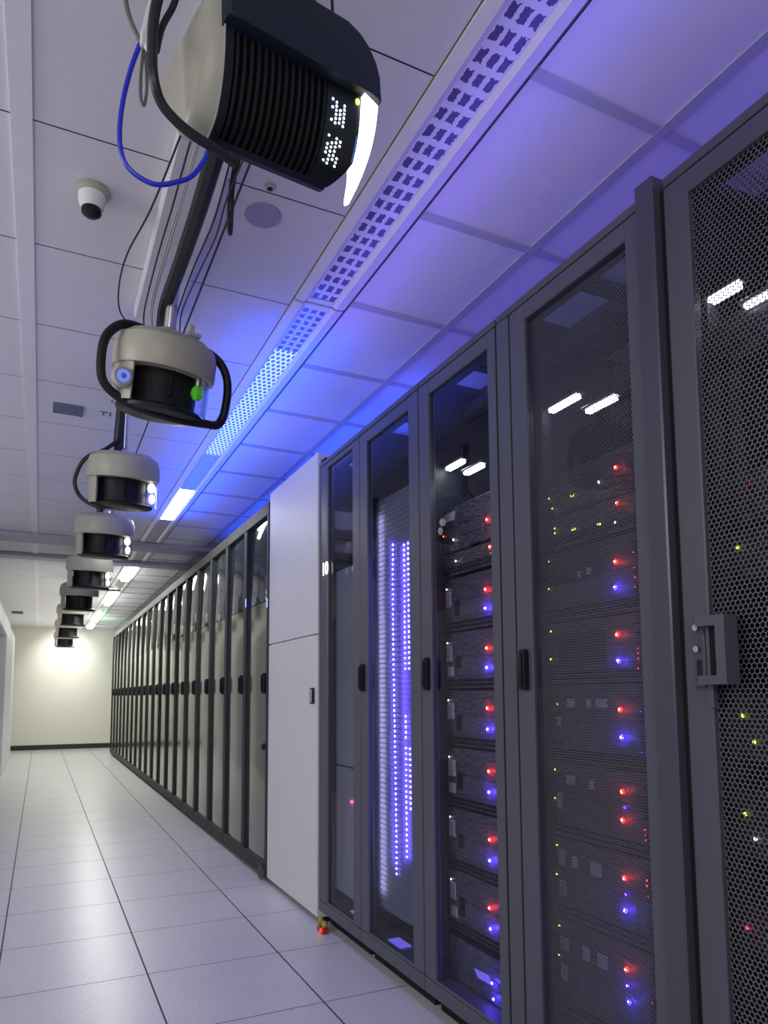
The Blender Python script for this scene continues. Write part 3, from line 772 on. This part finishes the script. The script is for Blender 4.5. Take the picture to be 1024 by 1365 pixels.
for k, ((x, y, zz, s), lb) in enumerate(zip(DEV, LD)):
    r = hang_device(); r.location = (x, y, zz); r.scale = (s, s, s)
    tag(r, lb, 'ceiling device', 'round devices hanging along the aisle')
    tilt = math.radians((13, 10, 8, 7, 5, 4, 4, 4)[k]); r.rotation_euler = (tilt, 0, 0)
    hh = ((ZC-zz)/s-.010)/math.cos(tilt)-.012*math.sin(tilt)/math.cos(tilt)+.004
    if k == 0:
        r.rotation_euler = (tilt, math.radians(2), math.radians(8))
        MB().lathe([(0, .139), (.05, .139), (.045, .16), (.02, .17), (.02, hh), (0, hh)], 16).build('drop_pole', 'silver', r)
        b = MB()
        loop = [(-.09, -.02, .135), (-.165, -.04, .125), (-.215, -.05, .07), (-.225, -.055, -.01), (-.208, -.055, -.085), (-.14, -.06, -.128), (-.05, -.07, -.146), (.06, -.07, -.148), (.15, -.06, -.140), (.210, -.05, -.125), (.228, -.045, -.05), (.222, -.04, .04), (.185, -.03, .10), (.11, -.02, .132)]
        b.tube(loop, .0155, 10); b.build('loop_handle', 'black', r)
        wall_arc(r, PI*.86, PI*1.22, .168, -.125, .0, 'side_housing', 'shell')
        c = MB(); c.lathe([(0, -.028), (.030, -.028), (.034, -.016), (.034, .02), (0, .02)], 24, (-.160, -.088, -.060), 'y'); c.build('camera_body', 'cablewhite', r)
        c = MB(); c.lathe([(.010, -.034), (.021, -.034), (.021, -.028), (.010, -.028), (.010, -.034)], 24, (-.160, -.088, -.060), 'y'); c.build('lens_ring', 'ring_blue', r)
        MB().ball((-.160, -.120, -.060), .0105, 1, .5, 1).build('lens', 'lens_deep', r)
        MB().lathe([(.020, -.030), (.0295, -.030), (.0295, -.0285), (.020, -.0285), (.020, -.030)], 24, (-.160, -.088, -.060), 'y').build('lens_surround', 'bluegrey', r)
        wall_arc(r, PI*1.68, PI*2.05, .165, -.125, .0, 'clear_housing', 'clear')
        MB().lathe([(0, -.032), (.012, -.03), (.022, -.012), (.019, .008), (.010, .018), (0, .018)], 16, (.095, -.110, -.045)).build('green_bulb', 'led_green', r)
        MB().lathe([(0, .018), (.012, .018), (.012, .055), (0, .055)], 12, (.095, -.110, -.045)).build('bulb_socket', 'silver', r)
        MB().lathe([(0, -.147), (.075, -.147), (.07, -.152), (0, -.152)], 32).build('base_lens', 'navy', r)
        b = MB(); b.box(.055, .075, -.06, -.045, .125, .19, .003); b.box(.05, .10, -.065, -.04, .15, .165, .003); b.build('bracket', 'cablewhite', r)
    else:
        pole(r, hh)
        wall_arc(r, PI*.80, PI*1.20, .166, -.13, .0, 'side_housing', 'shell')
        if k < 4:
            wall_arc(r, PI*1.72, PI*2.0, .168, -.13, .0, 'clear_housing', 'clear')
            b = MB(); b.ball((.135, -.06, -.03), .020, 1, 1, 1.3); b.ball((.14, -.05, -.085), .016, 1, 1, 1.6); b.build('white_bulb', 'lampbar', r)  # glare on the device side, put in as glowing balls
        if k == 1:
            b = MB(); b.tube([(-.03, -.03, .20), (-.10, -.05, .135), (-.185, -.02, .085), (-.225, 0, .0), (-.225, 0, -.06), (-.19, 0, -.115), (-.12, -.05, -.15), (-.05, -.06, -.143)], .010, 10)
            b.build('cable_loop', 'cableblack', r)
        if k == 3:
            MB().box(.06, .24, -.07, .03, -.148, -.136, .004).build('side_tab', 'black', r)

# big nearest unit
ux = empty('projector_unit', (.40, 1.20, 2.35), (0, math.radians(-4.44), math.radians(11.36)))
tag(ux, 'large black ribbed unit with white light panel hanging nearest the camera', 'ceiling device')
def smoothp(P, n=4):
    return [(v.x, v.y) for v in catmull([Vector((a, c, 0)) for a, c in P], n, False)]
SP = smoothp([(-.022, .135), (-.012, .093), (-.002, .047), (.017, .002), (.046, -.035), (.084, -.052)])
BACK = [(.105, -.044), (.150, .02), (.19, .10), (.19, .135)]
b = MB(); b.prism([(y+.010, z+.004) for y, z in SP]+BACK, 'x', -.135, .085); b.build('body', 'grille', ux)
for k in range(14):
    x = -.112+.0148*k
    b = MB(); b.prism([(y-.004, z-.002) for y, z in SP]+[(y+.012, z+.006) for y, z in SP[::-1]], 'x', x-.0032, x+.0032)
    b.build('rib', 'black', ux)
def strip(x0, x1, o, th, name, mat, P=SP):
    b = MB(); b.prism([(y-o*.8, z-o*.5) for y, z in P]+[(y+th, z+th*.4) for y, z in P[::-1]], 'x', x0, x1); return b.build(name, mat, ux)
strip(-.137, -.120, .006, .02, 'left_trim', 'black')
strip(-.1395, -.1372, .0065, .012, 'left_edge_line', 'cablewhite')
# display panel, its lower right corner cut off
b = MB(); n = len(SP)
La = []
for i, (y, z) in enumerate(SP):
    t = i/(n-1); xb = .167 - .036*max(0, (t-.70)/.30)
    La.append([b.bm.verts.new(q) for q in ((.085, y-.005, z-.003), (xb, y-.005, z-.003), (xb, y+.05*(1-t)+.012, z+.006), (.085, y+.05*(1-t)+.012, z+.006))])
for A, B2 in zip(La[:-1], La[1:]):
    for q in range(4): b.bm.faces.new((A[q], A[(q+1) % 4], B2[(q+1) % 4], B2[q]))
b.bm.faces.new(La[0]); b.bm.faces.new(La[-1])
fp = b.build('display_panel', 'panelblack', ux, ang=.8)
def on_prof(t):
    i = t*(len(SP)-1); k = min(int(i), len(SP)-2); f = i-k
    return SP[k][0]*(1-f)+SP[k+1][0]*f, SP[k][1]*(1-f)+SP[k+1][1]*f
dm = MB().ball((0, 0, 0), .0023, 1, .6, 1.1, 8, 6).mesh('dot_lens', 'led_cyan')
rnd = random.Random(4)
for t0, n_, xo in ((.315, 6, .098), (.585, 7, .098)):
    for c_ in range(4):
        for q in range(n_):
            if rnd.random() < .18: continue
            y, zz = on_prof(t0+.031*q+(.012 if c_ % 2 else 0))
            o = bpy.data.objects.new('display_dot', dm); COL.objects.link(o); o.parent = fp; o.location = (xo+.0095*c_, y-.0062, zz-.0035)
MB().ball((.158, on_prof(.24)[0]-.006, on_prof(.24)[1]-.003), .0048, 1, .6, 1.4).build('indicator', 'led_yellow', fp)
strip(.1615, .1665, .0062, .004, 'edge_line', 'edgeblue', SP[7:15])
# glowing end panel that tapers to a point at its foot
LPf = smoothp([(-.034, .112), (-.026, .083), (-.014, .047), (.004, .014), (.030, -.014), (.060, -.036), (.098, -.056)])
b = MB(); N = len(LPf); La = []
for i, (y, zz) in enumerate(LPf):
    t = i/(N-1); xa = .1685 if t < .70 else .1685+.031*(t-.70)/.30
    La.append([b.bm.verts.new(p_) for p_ in ((xa, y, zz), (.2035, y, zz), (.2035, y+.012, zz+.004), (xa, y+.012, zz+.004))])
for A, B2 in zip(La[:-1], La[1:]):
    for q in range(4): b.bm.faces.new((A[q], A[(q+1) % 4], B2[(q+1) % 4], B2[q]))
b.bm.faces.new(La[0]); b.bm.faces.new(La[-1])
b.build('light_panel', 'lampbar', ux, ang=1.0)
# navy cover over the top, rounded at the right
cv = MB()
cv.prism([(-.142, .096), (-.10, .096), (.167, .096), (.2045, .084), (.2055, .135), (.198, .165), (.182, .192), (.160, .212), (.13, .224), (-.115, .226), (-.142, .205)], 'y', -.042, .115, .008)
cv.build('top_cover', 'navy', ux)
b = MB(); b.prism([(.074, -.051), (.084, -.0585), (.100, -.054), (.108, -.038), (.094, -.042)], 'x', -.137, .130, .003); b.build('bottom_lip', 'navy', ux)
# cream shell at the left end
sh = MB()
OUT = [(-.018, .15)]+[(y, z) for y, z in SP[4:]]+[(.115, -.044), (.17, .03), (.20, .10), (.20, .15)]
rings = []
for x, f, dy in [(-.138, 1.0, .0), (-.150, .99, .002), (-.162, .96, .006), (-.171, .91, .010), (-.177, .84, .014), (-.180, .74, .018)]:
    rings.append([sh.bm.verts.new((x, .08+(y-.08)*f+dy, .02+(zz-.02)*f)) for y, zz in OUT])
for A, B2 in zip(rings[:-1], rings[1:]):
    n = len(A)
    for q in range(n): sh.bm.faces.new((A[q], A[(q+1) % n], B2[(q+1) % n], B2[q]))
sh.bm.faces.new(rings[0]); sh.bm.faces.new(rings[-1])
sh.build('end_shell', 'shell', ux, ang=1.0)
MB().lathe([(0, .222), (.020, .222), (.020, .505), (0, .505)], 16, (.035, .07, 0)).build('drop_pole', 'black', ux)

# ------------------------------------------------------------------ trunking and cables
b = MB(); b.box(.30, .47, 1.47, 2.95, ZC-.055, ZC-.001, .006)
tr = b.build('cable_trunking', 'duct'); tag(tr, 'pale cable trunking fixed to the ceiling above the first devices', 'cable trunking')
def cable(pts, r, mat, lb, name='cable', grp=None, seg=8):
    o = MB().tube(pts, r, seg).build(name, mat); tag(o, lb, 'cable', grp); return o
cable([(.36, 2.50, 2.508), (.36, 2.53, 2.57), (.36, 2.46, 2.625), (.36, 2.22, 2.61), (.36, 2.0, 2.60), (.36, 1.84, 2.60), (.36, 1.62, 2.61), (.36, 1.50, 2.58), (.37, 1.47, 2.48)], .024, 'cableblack', 'thick black cable duct rising from the round device with loop handle')
cable([(.155, 1.2, 2.858), (.155, 1.2, 2.60), (.155, 1.2, 2.524), (.143, 1.2, 2.444), (.141, 1.2, 2.37), (.145, 1.2, 2.32), (.161, 1.215, 2.292), (.190, 1.225, 2.275), (.228, 1.235, 2.265), (.268, 1.245, 2.262), (.310, 1.262, 2.258)], .0095, 'cableblack', 'thick black cable curving under the large ribbed unit')
cable([(.19, 1.22, 2.60), (.19, 1.22, 2.561), (.18, 1.22, 2.503), (.160, 1.22, 2.448), (.150, 1.215, 2.39)], .006, 'cableblack', 'thin black cable joining the thick black cable, top left')
cable([(.124, 1.25, 2.423), (.111, 1.25, 2.373), (.099, 1.25, 2.308), (.094, 1.25, 2.248), (.097, 1.25, 2.205), (.109, 1.25, 2.177), (.133, 1.25, 2.162), (.162, 1.25, 2.159), (.196, 1.25, 2.175), (.225, 1.255, 2.200), (.246, 1.253, 2.236), (.252, 1.248, 2.254)], .0045, 'cableblue', 'blue cable hanging in a loop left of the large unit')
cable([(.07, 1.25, 2.859), (.09, 1.25, 2.70), (.095, 1.25, 2.532), (.104, 1.25, 2.475), (.12, 1.25, 2.44), (.129, 1.25, 2.429)], .0045, 'cablegrey', 'olive cable running up to the ceiling, top left')
cable([(.132, 1.25, 2.427), (.128, 1.25, 2.365), (.129, 1.25, 2.32), (.135, 1.25, 2.307), (.139, 1.25, 2.339), (.137, 1.25, 2.383), (.133, 1.25, 2.424)], .003, 'cablegrey', 'small olive cable loop below the cable clip')
b = MB(); b.tube([(.17, 1.245, 2.859), (.156, 1.245, 2.66), (.154, 1.245, 2.56), (.141, 1.245, 2.50), (.132, 1.245, 2.44), (.138, 1.24, 2.414), (.149, 1.235, 2.396)], .007, 8); b.box(.124, .142, 1.235, 1.252, 2.415, 2.445, .003)
tag(b.build('cable_clip', 'duct'), 'pale clip holding the blue and olive cables', 'cable clip')
cable([(.509, 1.25, 2.86), (.509, 1.25, 2.708), (.51, 1.25, 2.656), (.504, 1.24, 2.625)], .0035, 'cableblack', 'short black cable behind the top of the large unit')
TH = 'thin cables between the first two devices'
cable([(.29, 2.46, 2.50), (.29, 2.50, 2.60), (.29, 2.2, 2.62), (.29, 1.9, 2.60), (.29, 1.6, 2.59), (.295, 1.45, 2.55)], .0026, 'cableblack', 'thin dark cable left of the thick duct', grp=TH)
cable([(.265, 2.46, 2.50), (.215, 2.55, 2.60), (.195, 2.42, 2.62), (.20, 2.22, 2.62), (.235, 1.95, 2.60), (.262, 1.68, 2.60), (.27, 1.42, 2.56)], .0028, 'cableblack', 'thin dark cable bowing far out to the left', grp=TH)
cable([(.312, 2.46, 2.505), (.314, 2.50, 2.64), (.315, 2.2, 2.655), (.316, 1.9, 2.645), (.316, 1.6, 2.63), (.316, 1.42, 2.54)], .0026, 'cablewhite', 'thin pale cable along the left of the thick duct', grp=TH)
cable([(.32, 2.47, 2.508), (.322, 2.52, 2.64), (.325, 2.2, 2.66), (.325, 1.9, 2.66), (.325, 1.6, 2.65), (.325, 1.42, 2.56)], .0024, 'cablewhite', 'upper thin pale cable beside the thick duct', grp=TH)
cable([(.40, 2.47, 2.508), (.402, 2.50, 2.60), (.40, 2.2, 2.60), (.40, 2.0, 2.58), (.40, 1.85, 2.57), (.40, 1.6, 2.62), (.40, 1.40, 2.55)], .0026, 'cableblack', 'thin dark cable right of the thick duct', grp=TH)
cable([(.41, 2.46, 2.505), (.414, 2.45, 2.60), (.414, 2.15, 2.575), (.414, 1.90, 2.545), (.41, 1.75, 2.56), (.41, 1.45, 2.53)], .0022, 'cableblack', 'second thin dark cable right of the thick duct', grp=TH)
cable([(.43, 1.62, 2.81), (.425, 1.68, 2.68), (.42, 1.74, 2.62), (.42, 1.78, 2.56), (.425, 1.80, 2.50), (.432, 1.80, 2.495), (.432, 1.79, 2.55), (.43, 1.76, 2.62), (.43, 1.60, 2.67)], .0045, 'cableblack', 'black cable loop hanging right of the thick duct')

# ------------------------------------------------------------------ ceiling fittings
r = empty('dome_camera', (.095, 2.30, ZC)); tag(r, 'small white dome camera on the ceiling, upper left', 'camera')
MB().lathe([(0, -.001), (.052, -.001), (.055, -.012), (.046, -.020), (0, -.020)], 28).build('mount_plate', 'shell', r)
MB().lathe([(0, -.018), (.044, -.018), (.040, -.05), (.032, -.066), (0, -.066)], 28).build('housing', 'wallwhite', r)
MB().lathe([(0, -.064), (.031, -.064), (.031, -.078), (.02, -.088), (0, -.092)], 24).build('lens_cover', 'black', r)
b = MB().lathe([(0, -.001), (.062, -.001), (.060, -.006), (0, -.007)], 32, (.633, 2.18, ZC)); tag(b.build('ceiling_speaker', 'speakerdisc'), 'flat round lavender speaker cover on ceiling', 'ceiling speaker')
r = empty('ceiling_sensor', (.615, 2.04, ZC)); tag(r, 'tiny round metal sensor beside the round speaker cover', 'sensor')
MB().lathe([(.010, -.001), (.018, -.001), (.016, -.010), (.010, -.010), (.010, -.001)], 20).build('rim', 'silver', r)
MB().lathe([(0, -.001), (.010, -.001), (.008, -.012), (0, -.012)], 16).build('lens', 'black', r)
b = MB(); b.box(.007, .162, 4.135, 4.275, ZC-.012, ZC-.001, .003); b.box(.145, .164, 4.14, 4.27, ZC-.016, ZC-.011, .002)
tag(b.build('ceiling_vent', 'ventblue'), 'small rectangular blue-grey vent on ceiling', 'vent')
tm = text_mesh('TI', .085, 'ceiling_mark', 'ventblue', (.285, 4.22, ZC-.002), (PI, 0, 0)); tag(tm, 'small dark letter marks on the ceiling beside vent', 'mark')
b = MB(); b.box(-.56, -.36, 14.9, 15.2, ZC-.02, ZC-.001, .004); tag(b.build('ceiling_vent', 'frame_dark'), 'small dark vent on ceiling near the far wall', 'vent')

# small gadget on the floor at the rack corner
r = empty('floor_gadget', (1.372, 3.485, 0)); tag(r, 'tiny yellow-green gadget with red light on floor at rack corner', 'gadget')
b = MB(); b.ball((.0, .038, .048), .018, .9, 1, 1.3); b.ball((.004, -.004, .040), .018, .9, 1.2, 1.1); b.build('lobes', 'yellowgreen', r)
b = MB(); b.box(-.018, .02, -.03, .055, .0, .026, .006, 2); b.build('base', 'redplastic', r)
MB().ball((-.018, -.014, .018), .011, .8, 1.2, .9).build('red_lamp', 'led_reddim', r)
# cable clump at the foot of the first far cabinet
g = MB()
for k in range(5):
    g.tube([(1.374, 4.60-.01*k, .006+.014*k), (1.362, 4.63, .05+.015*k), (1.365, 4.665-.008*k, .05), (1.374, 4.66, .006+.01*k)], .004, 6)
tag(g.build('cable_tangle', 'cablegrey'), 'small tangle of grey cable at the foot of the nearest glossy cabinet', 'cable')

# ------------------------------------------------------------------ lights
def area(name, loc, sx, sy, power, col, rot=(0, 0, 0)):
    l = bpy.data.lights.new(name, 'AREA'); l.shape = 'RECTANGLE'; l.size = sx; l.size_y = sy; l.energy = power; l.color = col
    o = bpy.data.objects.new(name, l); COL.objects.link(o); o.location = loc; o.rotation_euler = rot; return o
def point(name, loc, power, col, rad=.05):
    l = bpy.data.lights.new(name, 'POINT'); l.energy = power; l.color = col; l.shadow_soft_size = rad
    o = bpy.data.objects.new(name, l); COL.objects.link(o); o.location = loc; return o
VIO = (.17, .10, 1); BLU = (.012, .075, 1)
area('violet_uplight', (1.16, 1.5, 2.66), .06, 2.6, 2.2, VIO, (PI, 0, 0))  # unseen strip added to tint the ceiling violet
area('violet_rack_uplight', (1.75, 1.6, 2.56), .35, 3.6, 3.0, VIO, (PI, 0, 0))  # added above the racks for the same violet tint
area('blue_uplight', (1.10, 4.6, 2.66), .08, 3.6, 12, BLU, (PI, 0, 0))  # unseen strips added to spread blue over the ceiling
area('blue_uplight', (.84, 4.6, 2.66), .06, 3.6, 5, BLU, (PI, 0, 0))
area('blue_rack_uplight', (1.8, 5.0, 2.64), .3, 4.0, 9, BLU, (PI, 0, 0))  # added above the racks, widens the blue on the ceiling
# light falling into the far end of the aisle
for y, e in ((6.0, 10), (9.6, 20), (12.2, 26), (15.3, 30)): area('aisle_light', (.98, y, 2.79), .1, 1.2, e, (1, .98, .88))
area('far_uplight', (.55, 13.4, 2.10), 1.2, 8.0, 26, (1, .97, .86), (PI, 0, 0))  # unseen fill added to brighten the far ceiling
sp = bpy.data.lights.new('wall_washer', 'SPOT'); sp.energy = 85; sp.color = (1, .99, .93); sp.spot_size = 1.5; sp.spot_blend = 1; sp.shadow_soft_size = .08  # unseen spot added to make the bright patch on the far wall
o = bpy.data.objects.new('wall_washer', sp); COL.objects.link(o); o.location = (.50, 16.9, 2.74); o.rotation_euler = (math.radians(55), 0, 0)
point('green_exit_glow', (1.22, 15.6, 2.66), 2.2, (.05, 1, .25), .05)  # unseen point light added to tint the far end green
area('blade_glow', (1.462, 2.775, 1.2), 1.4, .02, 2.6, (.11, .06, 1), (0, -PI/2, 0))
area('blade_glow', (1.462, 2.895, 1.2), 1.5, .01, 1.1, (.14, .09, 1), (0, -PI/2, 0))
area('blade_glow', (1.462, 3.01, 1.2), 1.8, .01, .9, (.62, .62, 1), (0, -PI/2, 0))  # unseen strip added to brighten the latch column
for yy in (2.78, 2.2, 1.6): point('rack_top_glow', (1.95, yy, 2.30), .35, (.28, .3, 1), .04)  # added so the parts under the rack roofs can be seen
point('upper_window_glow', (1.62, 3.34, 2.30), .45, (.6, .58, 1), .04)  # unseen fill added to light the upper inside of the first rack
area('left_uplight', (-1.1, 3.0, 1.9), 1.0, 8.0, 12, (.86, .82, 1), (PI, 0, 0))  # unseen fill added to lift the left ceiling
o = area('room_light', (-2.5, 2.1, 2.5), 1.3, 1.3, 36, (1, .985, .96)); o.rotation_euler = (Vector((1.3, 3.2, .3))-Vector((-2.5, 2.1, 2.5))).to_track_quat('-Z', 'Y').to_euler()  # unseen fill added to lift the white cabinet and the floor
# unseen fill added behind and left of the camera
o = area('room_light', (-1.0, -1.6, 2.7), 1.6, 1.6, 44, (1, .985, .96)); o.rotation_euler = (Vector((.7, 2.8, 0))-Vector((-1.0, -1.6, 2.7))).to_track_quat('-Z', 'Y').to_euler()
w = bpy.data.worlds.new('room_ambient'); S.world = w; w.use_nodes = True
bg = w.node_tree.nodes['Background']; bg.inputs[0].default_value = (.82, .79, 1.0, 1); bg.inputs[1].default_value = .38

# ------------------------------------------------------------------ camera
f_px, cx, cy = 929.5651, 487.944, 839.664
yaw, pitch, roll, hcam = .4357, .0936, -.0044, 1.221
fwd = Vector((math.sin(yaw)*math.cos(pitch), math.cos(yaw)*math.cos(pitch), math.sin(pitch)))
right = Vector((math.cos(yaw), -math.sin(yaw), 0)); up = right.cross(fwd)
r2_ = right*math.cos(roll)+up*math.sin(roll); u2_ = up*math.cos(roll)-right*math.sin(roll)
cam = bpy.data.cameras.new('camera'); co = bpy.data.objects.new('camera', cam); COL.objects.link(co)
mw = Matrix((r2_, u2_, -fwd)).transposed().to_4x4(); mw.translation = (0, 0, hcam); co.matrix_world = mw
cam.sensor_fit = 'AUTO'; cam.sensor_width = 36; cam.lens = f_px/1365*36
cam.shift_x = (512-cx)/1365; cam.shift_y = (cy-682.5)/1365; cam.clip_start = .02
S.camera = co
S.view_settings.view_transform = 'Standard'; S.view_settings.look = 'None'; S.view_settings.exposure = 0
S.cycles.max_bounces = 10; S.cycles.transparent_max_bounces = 24; S.cycles.use_denoising = True
S.cycles.caustics_reflective = False; S.cycles.caustics_refractive = False
S.cycles.sample_clamp_indirect = 8
